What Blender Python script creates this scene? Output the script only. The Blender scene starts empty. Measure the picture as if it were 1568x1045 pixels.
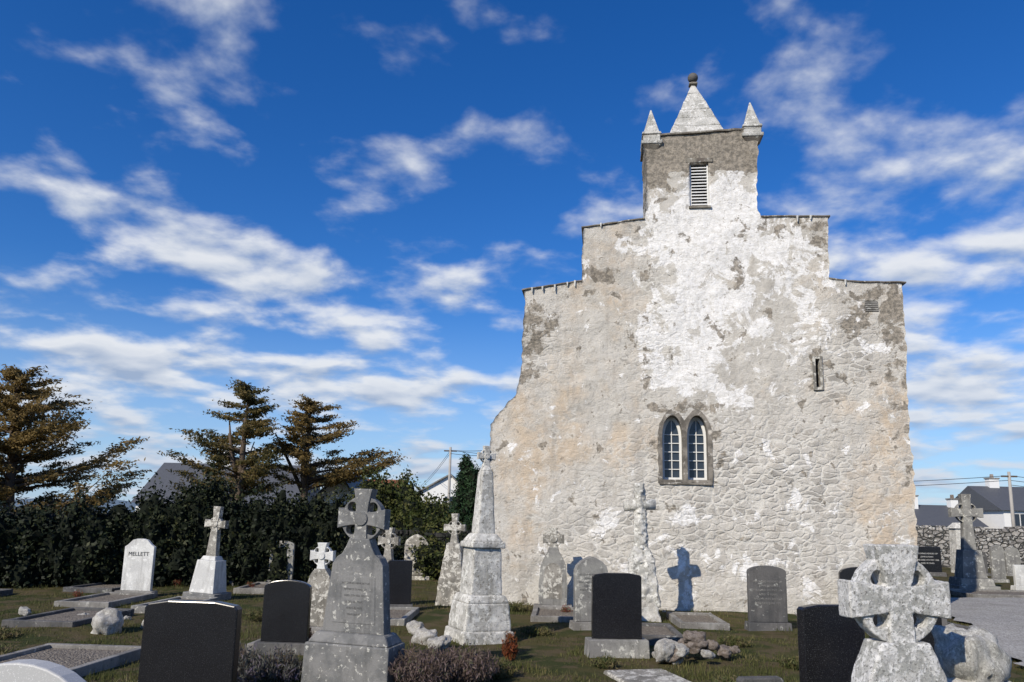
import bpy, bmesh, math, random
import numpy as np
from mathutils import Vector, Matrix, noise, geometry
random.seed(7); rng=np.random.default_rng(7)
S=bpy.context.scene; COL=S.collection
R=math.radians
# ------------------------------------------------------------------ camera
H=1.9; p=R(10); r=R(1.2)
cam=bpy.data.cameras.new("camera"); co=bpy.data.objects.new("camera",cam); COL.objects.link(co)
right=Vector((math.cos(r),-math.sin(r)*math.sin(p),math.sin(r)*math.cos(p)))
up=Vector((-math.sin(r),-math.cos(r)*math.sin(p),math.cos(r)*math.cos(p)))
fw=Vector((0,math.cos(p),math.sin(p)))
M=Matrix((( right.x,up.x,-fw.x,0),(right.y,up.y,-fw.y,0),(right.z,up.z,-fw.z,H),(0,0,0,1)))
co.matrix_world=M
cam.sensor_width=36; cam.lens=26.98; cam.shift_y=0.0418; cam.clip_end=3000; cam.clip_start=.05
S.camera=co
S.view_settings.view_transform='Standard'; S.view_settings.look='None'; S.view_settings.exposure=0
# ------------------------------------------------------------------ node helpers
def nd(nt,typ,**kw):
    n=nt.nodes.new(typ)
    for k,v in kw.items():
        if k=='ins':
            for a,b in v.items():
                if hasattr(b,'is_output'): nt.links.new(b,n.inputs[a])
                else: n.inputs[a].default_value=b
        else: setattr(n,k,v)
    return n
def mth(nt,op,a,b=0.0,c=None,clamp=False):
    n=nt.nodes.new('ShaderNodeMath'); n.operation=op; n.use_clamp=clamp
    for i,v in enumerate((a,b,c)):
        if v is None: continue
        if hasattr(v,'is_output'): nt.links.new(v,n.inputs[i])
        else: n.inputs[i].default_value=v
    return n.outputs[0]
def mix(nt,f,a,b,blend='MIX'):
    n=nt.nodes.new('ShaderNodeMix'); n.data_type='RGBA'; n.blend_type=blend
    for i,v in ((0,f),(6,a),(7,b)):
        if hasattr(v,'is_output'): nt.links.new(v,n.inputs[i])
        else:
            n.inputs[i].default_value=v if i==0 else (v[0],v[1],v[2],1)
    return n.outputs[2]
def sstep(nt,v,lo,hi):
    n=nd(nt,'ShaderNodeMapRange',interpolation_type='SMOOTHSTEP'); nt.links.new(v,n.inputs[0])
    n.inputs[1].default_value=lo; n.inputs[2].default_value=hi
    return n.outputs[0]
def noi(nt,vec,scale,detail=6,rough=.6,dist=0):
    n=nd(nt,'ShaderNodeTexNoise',ins={'Vector':vec,'Scale':scale,'Detail':detail,'Roughness':rough,'Distortion':dist}); return n.outputs[0]
def newmat(name,rough=.9,spec=.3):
    m=bpy.data.materials.new(name); m.use_nodes=True; nt=m.node_tree
    b=nt.nodes['Principled BSDF']; b.inputs['Roughness'].default_value=rough; b.inputs['Specular IOR Level'].default_value=spec
    tc=nd(nt,'ShaderNodeTexCoord').outputs['Object']
    return m,nt,b,tc
def bump(nt,b,h,dist=.01,strength=1.0):
    n=nd(nt,'ShaderNodeBump',ins={'Height':h,'Distance':dist,'Strength':strength}); nt.links.new(n.outputs[0],b.inputs['Normal'])
def setc(nt,b,c): nt.links.new(c,b.inputs['Base Color'])

def stone(name,c1,c2,lichen=(.6,.6,.55),amt=.5,dark=(.08,.08,.075),damt=.35,scale=1,bd=.008,streak=.35):
    m,nt,b,tc=newmat(name)
    n1=noi(nt,tc,2.2*scale,5); n2=noi(nt,tc,7*scale,6,.68,.3); n3=noi(nt,tc,17*scale,5,.72); n4=noi(nt,tc,70*scale,2,.7)
    c=mix(nt,sstep(nt,n1,.40,.60),c1,c2)
    sv=nd(nt,'ShaderNodeMapping',ins={'Vector':tc,'Scale':(9,9,1.1)}).outputs[0]
    c=mix(nt,mth(nt,'MULTIPLY',sstep(nt,noi(nt,sv,1.0,4,.6),.50,.66),streak),c,dark)
    lo=.72-.36*amt
    c=mix(nt,mth(nt,'MULTIPLY',sstep(nt,n2,lo,lo+.06),.85),c,lichen)
    lo=.76-.40*damt
    c=mix(nt,mth(nt,'MULTIPLY',sstep(nt,n3,lo,lo+.07),.75),c,dark)
    c=mix(nt,.45,c,mix(nt,n4,(.15,.15,.15),(1.5,1.5,1.5)),'MULTIPLY')
    setc(nt,b,c)
    h=mth(nt,'ADD',n3,mth(nt,'MULTIPLY',n4,.5)); bump(nt,b,h,bd)
    return m
def polished(name,c=(.012,.012,.014),rough=.12,fleck=.08):
    m,nt,b,tc=newmat(name,rough,.5)
    n=noi(nt,tc,160,2,.7); n2=noi(nt,tc,3,3)
    cc=mix(nt,sstep(nt,n,.58,.72),c,tuple(x+fleck for x in c)); setc(nt,b,cc)
    rr=mth(nt,'MULTIPLY_ADD',n2,.20,rough); nt.links.new(rr,b.inputs['Roughness'])
    return m
def plain(name,c,rough=.7,var=.25,scale=6):
    m,nt,b,tc=newmat(name,rough)
    n=noi(nt,tc,scale,5)
    setc(nt,b,mix(nt,n,tuple(x*(1-var) for x in c),tuple(min(1,x*(1+var)) for x in c)))
    bump(nt,b,noi(nt,tc,scale*8,3),.004)
    return m
def leafmat(name,cols,scale=1.2,trans=.25):
    m,nt,b,tc=newmat(name,.65,.25)
    at=nd(nt,'ShaderNodeAttribute',attribute_name='tint').outputs['Fac']
    n=noi(nt,tc,scale,3)
    f=mth(nt,'ADD',mth(nt,'MULTIPLY',at,.55),mth(nt,'MULTIPLY_ADD',n,2.0,-.75),clamp=True)
    rp=nd(nt,'ShaderNodeValToRGB'); nt.links.new(f,rp.inputs[0])
    el=rp.color_ramp.elements; el[0].color=(*cols[0],1); el[1].color=(*cols[-1],1)
    for i,cx in enumerate(cols[1:-1]):
        e=el.new((i+1)/(len(cols)-1)); e.color=(*cx,1)
    setc(nt,b,rp.outputs[0])
    if trans:
        tr=nd(nt,'ShaderNodeBsdfTranslucent'); nt.links.new(rp.outputs[0],tr.inputs[0])
        ms=nd(nt,'ShaderNodeMixShader'); ms.inputs[0].default_value=trans
        nt.links.new(b.outputs[0],ms.inputs[1]); nt.links.new(tr.outputs[0],ms.inputs[2])
        nt.links.new(ms.outputs[0],nt.nodes['Material Output'].inputs[0])
    return m
# ------------------------------------------------------------------ mesh helpers
def empty(name,x=0,y=0,z=0,rot=0,rx=0,ry=0):
    e=bpy.data.objects.new(name,None); e.empty_display_size=.2; COL.objects.link(e)
    e.location=(x,y,z); e.rotation_euler=(R(rx),R(ry),R(rot)); return e
def mk(name,v,f,mat=None,parent=None,smooth=False):
    me=bpy.data.meshes.new(name); me.from_pydata([tuple(a) for a in v],[],f); me.update()
    o=bpy.data.objects.new(name,me); COL.objects.link(o)
    if mat: me.materials.append(mat)
    if parent: o.parent=parent
    if smooth: me.polygons.foreach_set('use_smooth',[True]*len(me.polygons))
    return o
def bev(o,w=.012,seg=2):
    m=o.modifiers.new('b','BEVEL'); m.width=w; m.segments=seg; m.limit_method='ANGLE'; return o
def frus(name,w0,d0,w1,d1,z0,z1,mat,parent,x=0,y=0,b=.012):
    v=[]
    for (w,d,z) in ((w0,d0,z0),(w1,d1,z1)):
        v+=[(x-w/2,y-d/2,z),(x+w/2,y-d/2,z),(x+w/2,y+d/2,z),(x-w/2,y+d/2,z)]
    f=[(3,2,1,0),(4,5,6,7),(0,1,5,4),(1,2,6,5),(2,3,7,6),(3,0,4,7)]
    o=mk(name,v,f,mat,parent)
    if b: bev(o,b)
    return o
def box(name,x0,x1,y0,y1,z0,z1,mat,parent=None,b=0):
    return frus(name,x1-x0,y1-y0,x1-x0,y1-y0,z0,z1,mat,parent,(x0+x1)/2,(y0+y1)/2,b)
def plate(name,outer,holes,y0,y1,mat,parent,bevel=.008):
    cu=bpy.data.curves.new(name,'CURVE'); cu.dimensions='2D'; cu.fill_mode='BOTH'
    for pts in [outer]+list(holes):
        s=cu.splines.new('POLY'); s.points.add(len(pts)-1)
        for i,q in enumerate(pts): s.points[i].co=(q[0],q[1],0,1)
        s.use_cyclic_u=True
    cu.extrude=max(.0005,(y1-y0)/2-bevel); cu.bevel_depth=bevel; cu.offset=-bevel; cu.bevel_resolution=1
    t=bpy.data.objects.new('tmp',cu); COL.objects.link(t)
    bpy.context.view_layer.update()
    me=bpy.data.meshes.new_from_object(t.evaluated_get(bpy.context.evaluated_depsgraph_get()))
    bpy.data.objects.remove(t)
    me.transform(Matrix.Translation((0,(y0+y1)/2,0))@Matrix.Rotation(math.pi/2,4,'X'))
    me.name=name; o=bpy.data.objects.new(name,me); COL.objects.link(o)
    me.materials.clear(); me.materials.append(mat)
    me.polygons.foreach_set('use_smooth',[False]*len(me.polygons))
    if parent: o.parent=parent
    return o
def arc(cx,cz,rad,a0,a1,n=12,rz=None):
    rz=rz or rad
    return [(cx+rad*math.cos(R(a0+(a1-a0)*i/n)),cz+rz*math.sin(R(a0+(a1-a0)*i/n))) for i in range(n+1)]
def rustic(o,vox=.02,amp=.02,size=.15):
    m=o.modifiers.new('r','REMESH'); m.mode='VOXEL'; m.voxel_size=vox; m.use_smooth_shade=True
    t=bpy.data.textures.new('c','CLOUDS'); t.noise_scale=size; t.noise_depth=3
    d=o.modifiers.new('d','DISPLACE'); d.texture=t; d.strength=amp; d.mid_level=.5; d.texture_coords='LOCAL'
    return o
def tube(V,F,pts,rads,n=6,cap=False):
    base=len(V); pts=[Vector(q) for q in pts]
    for i,q in enumerate(pts):
        d=(pts[min(i+1,len(pts)-1)]-pts[max(i-1,0)]).normalized()
        a=d.cross(Vector((0,0,1)) if abs(d.z)<.9 else Vector((1,0,0))).normalized(); b=d.cross(a)
        for k in range(n):
            t=2*math.pi*k/n; V.append(q+(a*math.cos(t)+b*math.sin(t))*rads[i])
    for i in range(len(pts)-1):
        for k in range(n):
            F.append((base+i*n+k,base+i*n+(k+1)%n,base+(i+1)*n+(k+1)%n,base+(i+1)*n+k))
    F.append(tuple(base+(len(pts)-1)*n+k for k in range(n)))
    F.append(tuple(base+k for k in range(n-1,-1,-1)))
def tubes(name,paths,mat,parent,n=6):
    V=[];F=[]
    for pts,rad in paths: tube(V,F,pts,[rad]*len(pts) if not isinstance(rad,(list,tuple)) else rad,n)
    return mk(name,V,F,mat,parent,True)
def leaves(name,C,size,mat,parent,elong=.45,flat=0,up=0):
    C=np.asarray(C,float); n=len(C)
    a=rng.normal(size=(n,3)); a[:,2]*=(1-flat); a[:,2]+=up
    a/=np.linalg.norm(a,axis=1)[:,None]
    q=rng.normal(size=(n,3)); b=np.cross(a,q); b/=np.linalg.norm(b,axis=1)[:,None]
    s=size*rng.uniform(.6,1.4,(n,1))
    v=np.stack([C-a*s,C+b*s*elong,C+a*s,C-b*s*elong],1).reshape(-1,3)
    me=bpy.data.meshes.new(name); me.vertices.add(4*n); me.vertices.foreach_set('co',v.ravel())
    me.loops.add(4*n); me.loops.foreach_set('vertex_index',np.arange(4*n))
    me.polygons.add(n); me.polygons.foreach_set('loop_start',np.arange(n)*4); me.polygons.foreach_set('loop_total',np.full(n,4))
    at=me.attributes.new('tint','FLOAT','POINT'); at.data.foreach_set('value',np.repeat(rng.random(n),4))
    me.update(calc_edges=True); me.materials.append(mat)
    o=bpy.data.objects.new(name,me); COL.objects.link(o)
    if parent: o.parent=parent
    return o
# ------------------------------------------------------------------ world
SD=Vector((-.50,-.66,.56)).normalized()   # towards sun
w=bpy.data.worlds.new("World"); S.world=w; w.use_nodes=True; nt=w.node_tree; nt.nodes.clear()
sky=nd(nt,'ShaderNodeTexSky',sky_type='NISHITA',sun_disc=False,sun_elevation=math.asin(SD.z),sun_rotation=math.atan2(SD.x,SD.y)%(2*math.pi),air_density=1.0,dust_density=.25,ozone_density=3.0)
g=nd(nt,'ShaderNodeTexCoord').outputs['Generated']
sx=nd(nt,'ShaderNodeSeparateXYZ',ins={0:g})
X,Y,Z=sx.outputs
az=mth(nt,'MULTIPLY',mth(nt,'ARCTAN2',X,Y),57.296); el=mth(nt,'MULTIPLY',mth(nt,'ARCSINE',Z),57.296)
hs=nd(nt,'ShaderNodeHueSaturation',ins={'Color':sky.outputs[0],'Saturation':1.34,'Value':1.0,'Hue':.505})
skc=mix(nt,1.0,hs.outputs[0],(.80,1.02,1.30),'MULTIPLY')
skc=mix(nt,mth(nt,'MULTIPLY',mth(nt,'SUBTRACT',1.0,sstep(nt,el,-2,17)),.70),skc,(4.3,5.9,8.5))
bg1=nd(nt,'ShaderNodeBackground',ins={'Color':skc,'Strength':.10})
zz=mth(nt,'ADD',mth(nt,'MAXIMUM',Z,0.0),.20)
pv=nd(nt,'ShaderNodeCombineXYZ',ins={0:mth(nt,'DIVIDE',X,zz),1:mth(nt,'DIVIDE',Y,zz),2:0.0}).outputs[0]
def blob(a0,e0,ra,re,w_,tilt=0):
    da=mth(nt,'SUBTRACT',az,a0); de=mth(nt,'SUBTRACT',mth(nt,'SUBTRACT',el,e0),mth(nt,'MULTIPLY',da,tilt))
    q1=mth(nt,'DIVIDE',da,ra); q2=mth(nt,'DIVIDE',de,re)
    q=mth(nt,'MULTIPLY_ADD',q1,q1,mth(nt,'MULTIPLY',q2,q2))
    return mth(nt,'MULTIPLY',mth(nt,'EXPONENT',mth(nt,'MULTIPLY',q,-1.0)),w_)
blobs=[(-29,19.0,9,2.4,.22,-.12),(-13,15.5,10,3.6,.23,-.12),(-30,9.5,12,3.6,.22,0),(-10,9,13,2.2,.22,0),
 (31,17,9.5,5.5,.27,-.1),(28,8.5,12,2.6,.26,0),(-25,27,13,4.5,.09,0),(-6,26,10,3,.09,0),(26,28,11,4,.08,0),(0,3.0,60,2.4,.17,0)]
cov=None
for bb in blobs:
    q=blob(*bb); cov=q if cov is None else mth(nt,'ADD',cov,q)
n1=noi(nt,pv,3.6,6,.52,.1)
off=nd(nt,'ShaderNodeVectorMath',operation='MULTIPLY',ins={0:pv,1:(.972,.972,1)}).outputs[0]
n1b=noi(nt,off,3.6,2,.52,.1)
n2=noi(nt,pv,1.0,2,.5)
dens=mth(nt,'ADD',mth(nt,'ADD',mth(nt,'MULTIPLY',n1,1.05),mth(nt,'MULTIPLY',n2,.24)),cov)
alpha=mth(nt,'MULTIPLY',sstep(nt,dens,.68,.95),.93)
lit=mth(nt,'ADD',mth(nt,'MULTIPLY',mth(nt,'SUBTRACT',n1,n1b),4.2),.66,clamp=True)
thick=sstep(nt,dens,.88,1.12)
low=sstep(nt,el,3,12)
ccol=mix(nt,lit,(.38,.48,.66),(.92,.94,.97))
ccol=mix(nt,mth(nt,'MULTIPLY',thick,.28),ccol,(.44,.52,.67))
ccol=mix(nt,low,mix(nt,.35,ccol,(.36,.47,.67)),ccol)
bg2=nd(nt,'ShaderNodeBackground',ins={'Color':ccol,'Strength':.92})
ms=nd(nt,'ShaderNodeMixShader',ins={0:alpha,1:bg1.outputs[0],2:bg2.outputs[0]})
wo=nd(nt,'ShaderNodeOutputWorld',ins={0:ms.outputs[0]})
sl=bpy.data.lights.new("sun",'SUN'); sl.energy=4.8; sl.angle=R(.53); sl.color=(1,.91,.77)
so=bpy.data.objects.new("sun",sl); COL.objects.link(so); so.rotation_euler=(-SD).to_track_quat('-Z','Y').to_euler(); so.location=(-10,-10,20)
# ------------------------------------------------------------------ materials
M_lgrey=stone("limestone_grey",(.20,.195,.185),(.30,.295,.27),(.58,.57,.51),.44,(.08,.08,.07),.38)
M_wstone=stone("white_stone",(.55,.55,.53),(.70,.70,.67),(.8,.8,.77),.4,(.25,.24,.22),.28)
M_wlich=stone("white_weathered",(.42,.41,.37),(.62,.605,.56),(.78,.77,.71),.55,(.12,.11,.085),.50,1.3,.012)
M_lich=stone("lichen_stone",(.20,.19,.165),(.34,.32,.28),(.66,.64,.57),.58,(.08,.07,.055),.46,1.3,.012)
M_celt=stone("celtic_grey",(.16,.162,.16),(.235,.233,.225),(.60,.59,.53),.38,(.085,.085,.08),.32,2.2)
M_dgrey=stone("dark_stone",(.08,.08,.08),(.13,.125,.12),(.35,.35,.32),.34,(.04,.04,.04),.3)
M_black=polished("polished_granite_black",(.010,.010,.012),.14)
M_pale=polished("pale_granite",(.42,.42,.41),.45,.3)
M_rock=stone("boulder",(.42,.40,.36),(.58,.56,.51),(.72,.71,.66),.5,(.16,.14,.12),.4,1,.02)
M_drock=stone("brown_rock",(.20,.16,.13),(.34,.29,.25),(.5,.48,.44),.35,(.10,.08,.07),.35,1,.02)
M_conc=stone("kerb_concrete",(.18,.17,.155),(.28,.27,.25),(.46,.45,.41),.36,(.08,.08,.07),.4)
M_slate=plain("roof_slate",(.085,.09,.10),.6); M_white=plain("white_render",(.75,.75,.73),.8,.06)
M_dark=plain("dark_void",(.015,.017,.02),.4); M_wpaint=plain("white_paint",(.7,.7,.68),.5,.1)
M_glass=polished("window_glass",(.03,.04,.055),.08,.02)
M_bark=plain("bark",(.10,.075,.055),.95,.4,9); M_pole=plain("pole_wood",(.36,.34,.31),.9); M_wire=plain("wire",(.03,.03,.03),.6)
M_txt=plain("lettering_dark",(.05,.05,.05),.6); M_txtf=plain("lettering_faint",(.12,.12,.115),.8)
M_cyp=leafmat("cypress_foliage",[(.05,.045,.016),(.14,.10,.035),(.25,.175,.06),(.34,.235,.09)],.9,.45)
M_cyp2=leafmat("cypress_foliage_green",[(.034,.044,.016),(.085,.082,.028),(.18,.14,.05),(.28,.20,.075)],.9,.45)
M_ivy=leafmat("ivy",[(.004,.007,.003),(.008,.013,.005),(.017,.025,.008),(.05,.052,.018)],1.3,0)
M_bush=leafmat("bush",[(.02,.032,.010),(.042,.058,.014),(.08,.09,.023),(.12,.11,.038)],1.1)
M_con=leafmat("conifer",[(.008,.02,.008),(.015,.04,.015),(.03,.06,.02)],1.1,0)
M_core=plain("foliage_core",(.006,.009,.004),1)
M_heath=leafmat("heather",[(.07,.055,.045),(.12,.09,.07),(.17,.12,.12),(.10,.11,.05)],6)
M_lav=leafmat("lavender",[(.07,.075,.06),(.12,.12,.10),(.15,.12,.17)],6)
M_rust=leafmat("rusty_fern",[(.12,.03,.015),(.22,.06,.02),(.10,.08,.02)],6)
M_red=leafmat("red_flowers",[(.25,.01,.02),(.05,.10,.02),(.30,.03,.04),(.05,.10,.02)],12)
# ground
m,nt,b,tc=newmat("grass_ground",1,.1)
n1=noi(nt,tc,.5,5); n2=noi(nt,tc,2.4,6); n3=noi(nt,tc,45,3,.7)
c=mix(nt,sstep(nt,n1,.42,.58),(.046,.056,.019),(.088,.078,.032))
c=mix(nt,mth(nt,'MULTIPLY',sstep(nt,n2,.47,.57),.8),c,(.115,.088,.052))
c=mix(nt,.6,c,mix(nt,n3,(.25,.25,.25),(1.6,1.6,1.6)),'MULTIPLY'); setc(nt,b,c)
bump(nt,b,mth(nt,'ADD',n2,n3),.03); M_ground=m
def gravel(name,ca,cb,sc=38.):
    m,nt,b,tc=newmat(name,.95,.2)
    v=nd(nt,'ShaderNodeTexVoronoi',ins={'Vector':tc,'Scale':sc}); n1=noi(nt,tc,1.2,5)
    c=mix(nt,nd(nt,'ShaderNodeSeparateColor',ins={0:v.outputs['Color']}).outputs[0],ca,cb)
    c=mix(nt,.5,c,mix(nt,n1,(.3,.28,.24),(1.5,1.5,1.5)),'MULTIPLY'); setc(nt,b,c); bump(nt,b,mth(nt,'SUBTRACT',1.0,v.outputs['Distance']),.02); return m
M_gravel=gravel("gravel",(.24,.23,.215),(.46,.45,.43)); M_gravd=gravel("brown_gravel",(.11,.095,.08),(.27,.24,.20))
def rubblemat(name,ca,cb,mort,sc=3.2,lich=(.6,.6,.56),la=.45):
    m,nt,b,tc=newmat(name,.95)
    wv=nd(nt,'ShaderNodeMapping',ins={'Vector':tc,'Scale':(sc,sc,sc*1.7)}).outputs[0]
    nz=nd(nt,'ShaderNodeTexNoise',ins={'Vector':tc,'Scale':5.0}).outputs[1]
    wv=nd(nt,'ShaderNodeVectorMath',operation='ADD',ins={0:wv,1:nd(nt,'ShaderNodeVectorMath',operation='SCALE',ins={0:nz,3:.5}).outputs[0]}).outputs[0]
    ve=nd(nt,'ShaderNodeTexVoronoi',feature='DISTANCE_TO_EDGE',ins={'Vector':wv,'Scale':1.0}).outputs[0]
    vc=nd(nt,'ShaderNodeSeparateColor',ins={0:nd(nt,'ShaderNodeTexVoronoi',ins={'Vector':wv,'Scale':1.0}).outputs['Color']}).outputs[0]
    e=sstep(nt,ve,.02,.14); n=noi(nt,tc,9,5,.65)
    c=mix(nt,e,mort,mix(nt,vc,ca,cb)); lo=.72-.36*la
    c=mix(nt,sstep(nt,n,lo,lo+.08),c,lich); setc(nt,b,c)
    bump(nt,b,mth(nt,'ADD',e,mth(nt,'MULTIPLY',n,.6)),.05); return m
M_wall=rubblemat("rubble_wall",(.16,.15,.14),(.36,.34,.31),(.05,.05,.045))
M_wallL=rubblemat("dark_rubble_wall",(.018,.018,.016),(.048,.046,.042),(.008,.008,.008),3,(.10,.10,.09),.2)
# facade
m,nt,b,tc=newmat("weathered_lime_render",.95,.15)
at=nd(nt,'ShaderNodeAttribute',attribute_name='zones').outputs['Color']
zT=nd(nt,'ShaderNodeAttribute',attribute_name='tan').outputs['Fac']
zs=nd(nt,'ShaderNodeSeparateColor',ins={0:at}); zW,zS,zR=zs.outputs[0],zs.outputs[1],zs.outputs[2]
nb=noi(nt,tc,.75,6,.62); nm=noi(nt,tc,2.4,8,.68,.3); nf=noi(nt,tc,10,5,.72); ng=noi(nt,tc,42,3,.72)
nm2=noi(nt,nd(nt,'ShaderNodeMapping',ins={'Vector':tc,'Location':(7,3,5)}).outputs[0],1.6,8,.70,.5)
nm3=noi(nt,nd(nt,'ShaderNodeMapping',ins={'Vector':tc,'Location':(17,3,25)}).outputs[0],1.8,8,.72,.4)
nst=noi(nt,nd(nt,'ShaderNodeMapping',ins={'Vector':tc,'Scale':(2.6,2.6,.45)}).outputs[0],1.0,6,.66,.2)
wv=nd(nt,'ShaderNodeMapping',ins={'Vector':tc,'Scale':(3.6,3.6,7.0)}).outputs[0]
nz=nd(nt,'ShaderNodeTexNoise',ins={'Vector':tc,'Scale':4.0,'Detail':2.0}).outputs[1]
wv=nd(nt,'ShaderNodeVectorMath',operation='ADD',ins={0:wv,1:nd(nt,'ShaderNodeVectorMath',operation='SCALE',ins={0:nz,3:1.1}).outputs[0]}).outputs[0]
ve=nd(nt,'ShaderNodeTexVoronoi',feature='DISTANCE_TO_EDGE',ins={'Vector':wv,'Scale':1.0}).outputs[0]
vc=nd(nt,'ShaderNodeSeparateColor',ins={0:nd(nt,'ShaderNodeTexVoronoi',ins={'Vector':wv,'Scale':1.0}).outputs['Color']}).outputs[0]
edge=sstep(nt,ve,.02,.18)
tm_=sstep(nt,mth(nt,'ADD',zT,mth(nt,'MULTIPLY_ADD',nb,3.0,-1.5)),.15,.85)
base=mix(nt,tm_,(.525,.50,.45),(.535,.445,.34))
base=mix(nt,mth(nt,'MULTIPLY',sstep(nt,nm,.48,.60),.6),base,(.64,.61,.55))
base=mix(nt,mth(nt,'MULTIPLY',sstep(nt,nst,.50,.64),.45),base,(.38,.35,.305))
base=mix(nt,mth(nt,'MULTIPLY',sstep(nt,nm3,.53,.61),.48),base,(.35,.325,.28))
base=mix(nt,mth(nt,'MULTIPLY',sstep(nt,nf,.53,.65),.42),base,(.33,.30,.25))
rm=mth(nt,'ADD',zR,mth(nt,'MULTIPLY_ADD',nm3,4.0,-2.0)); rmask=sstep(nt,rm,.20,.55)
rub=mix(nt,edge,(.63,.61,.555),mix(nt,vc,(.30,.28,.25),(.57,.545,.495)))
base=mix(nt,mth(nt,'MULTIPLY',rmask,.70),base,rub)
wm=mth(nt,'ADD',zW,mth(nt,'MULTIPLY_ADD',nm2,4.6,-2.3)); wmask=sstep(nt,wm,.42,.58)
base=mix(nt,mth(nt,'MULTIPLY',wmask,.9),base,mix(nt,sstep(nt,nf,.35,.6),(.66,.645,.61),(.85,.84,.82)))
sm=mth(nt,'ADD',zS,mth(nt,'MULTIPLY_ADD',nm,4.2,-2.1)); smask=sstep(nt,sm,.42,.60)
base=mix(nt,mth(nt,'MULTIPLY',smask,.85),base,mix(nt,sstep(nt,nf,.38,.64),(.115,.10,.078),(.34,.295,.235)))
spk=sstep(nt,noi(nt,tc,5.5,6,.72,.5),.615,.665)
base=mix(nt,mth(nt,'MULTIPLY',spk,.6),base,(.17,.15,.125))
base=mix(nt,.38,base,mix(nt,ng,(.4,.4,.4),(1.6,1.6,1.6)),'MULTIPLY')
setc(nt,b,base)
hh=mth(nt,'ADD',mth(nt,'MULTIPLY',nf,.9),mth(nt,'MULTIPLY',ng,.4))
hh=mth(nt,'ADD',hh,mth(nt,'MULTIPLY',edge,mth(nt,'MULTIPLY_ADD',zR,.7,.05)))
bump(nt,b,hh,.032); M_fac=m
# ------------------------------------------------------------------ ground
xs=np.unique(np.concatenate([np.linspace(-24,26,140),np.sinh(np.linspace(-6.5,6.5,60))*2.6]))
ys=np.unique(np.concatenate([np.linspace(-4,30,100),np.sinh(np.linspace(-6.3,6.9,60))*2.4]))
V=[];
def gz(x,y):
    if abs(x)>60 or abs(y)>60: return 0
    return .04*noise.fractal(Vector((x*.5,y*.5,0)),1,2,4)-.01
for yy in ys:
    for xx in xs: V.append((xx,yy,gz(xx,yy)))
nx=len(xs); F=[(j*nx+i,j*nx+i+1,(j+1)*nx+i+1,(j+1)*nx+i) for j in range(len(ys)-1) for i in range(nx-1)]
mk("ground",V,F,M_ground,None,True)
path=[(10.9,21.4),(10.4,19.2),(9.6,17),(8.6,14.8),(7.8,12.9),(7.2,11.2),(6.9,9.5),(7,6),(16,5),(26,18),(27,24),(20,22.6),(15,22)]
pp=[]
for i in range(len(path)):
    a=Vector(path[i]);c_=Vector(path[(i+1)%len(path)])
    for k in range(12):
        q=a.lerp(c_,k/12); q+=Vector((noise.noise((q.x*1.5,q.y*1.5,0)),noise.noise((q.x*1.5,q.y*1.5,9))))*.3; pp.append((q.x,q.y,.05))
mk("gravel_path",pp,[tuple(range(len(pp)))],M_gravel)
V=[];F=[]
for i in range(121):
    a=R(-75+i*1.25); rr=900; h=6+14*max(0,noise.fractal(Vector((i*.09,3,0)),1,2,4)+.25)
    V+= [(rr*math.sin(a),rr*math.cos(a),-2),(rr*1.06*math.sin(a),rr*1.06*math.cos(a),h)]
for i in range(120): F.append((2*i,2*i+2,2*i+3,2*i+1))
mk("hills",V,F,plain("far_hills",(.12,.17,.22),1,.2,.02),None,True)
# ------------------------------------------------------------------ church tower
ang=math.degrees(math.atan2(-.120,.993))
T=empty("church_tower",-.30,18,0,ang)
prof=[(-.02,-.1),(-.12,1.6),(-.22,3.32),(-.18,4.10),(.12,4.52),(.40,4.80),(.50,5.3),(.53,5.6),(.56,7.37),(1.2,7.45),(1.92,7.56),(1.95,8.2),(1.98,8.92),(3.42,9.10),(3.50,9.34),(3.50,10.3),(3.47,11.24),(6.2,11.34),(6.13,10.2),(6.10,9.26),(6.20,9.09),(7.70,9.04),(7.67,8.2),(7.66,7.54),(8.05,7.46),(9.28,7.41),(9.20,4.89),(9.22,2.58),(9.18,1.32),(9.16,-.1)]
def lancet(s0,s1,z0,zs_,za,n=7):
    c=(s0+s1)/2; pts=[(s0,z0),(s1,z0)]
    for i in range(n+1):
        t=i/n; pts.append((s1-(s1-c)*(1-math.cos(t*math.pi/2))**.9 if t<1 else c, zs_+(za-zs_)*math.sin(t*math.pi/2)**.85 if t<1 else za))
    for i in range(n-1,-1,-1):
        t=i/n; pts.append((s0+(c-s0)*(1-math.cos(t*math.pi/2))**.9, zs_+(za-zs_)*math.sin(t*math.pi/2)**.85))
    return pts
Lw=lancet(3.80,4.26,2.86,3.84,4.33); Rw=lancet(4.36,4.82,2.86,3.84,4.33)
holes=[lancet(3.78,4.28,2.84,3.84,4.35),lancet(4.34,4.84,2.84,3.84,4.35),[(4.54,9.42),(4.99,9.42),(4.99,10.52),(4.54,10.52)],[(7.25,4.98),(7.35,4.98),(7.35,5.65),(7.25,5.65)],[(8.42,6.74),(8.70,6.74),(8.70,7.0),(8.42,7.0)]]
def dens_(poly,step,jit):
    out=[]
    for i in range(len(poly)):
        a=Vector(poly[i]);c_=Vector(poly[(i+1)%len(poly)]); k=max(1,int((c_-a).length/step))
        for j in range(k):
            q=a.lerp(c_,j/k); q+=Vector((noise.noise((q.x*6,q.y*6,1)),noise.noise((q.x*6,q.y*6,7))))*jit; out.append((q.x,q.y))
    return out
def inside(P,poly):
    x,y=P[:,0],P[:,1]; res=np.zeros(len(P),bool); n=len(poly)
    for i in range(n):
        x1,y1=poly[i];x2,y2=poly[(i+1)%n]
        if y1==y2: continue
        c_=((y1>y)!=(y2>y))&(x<(x2-x1)*(y-y1)/(y2-y1)+x1); res^=c_
    return res
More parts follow.
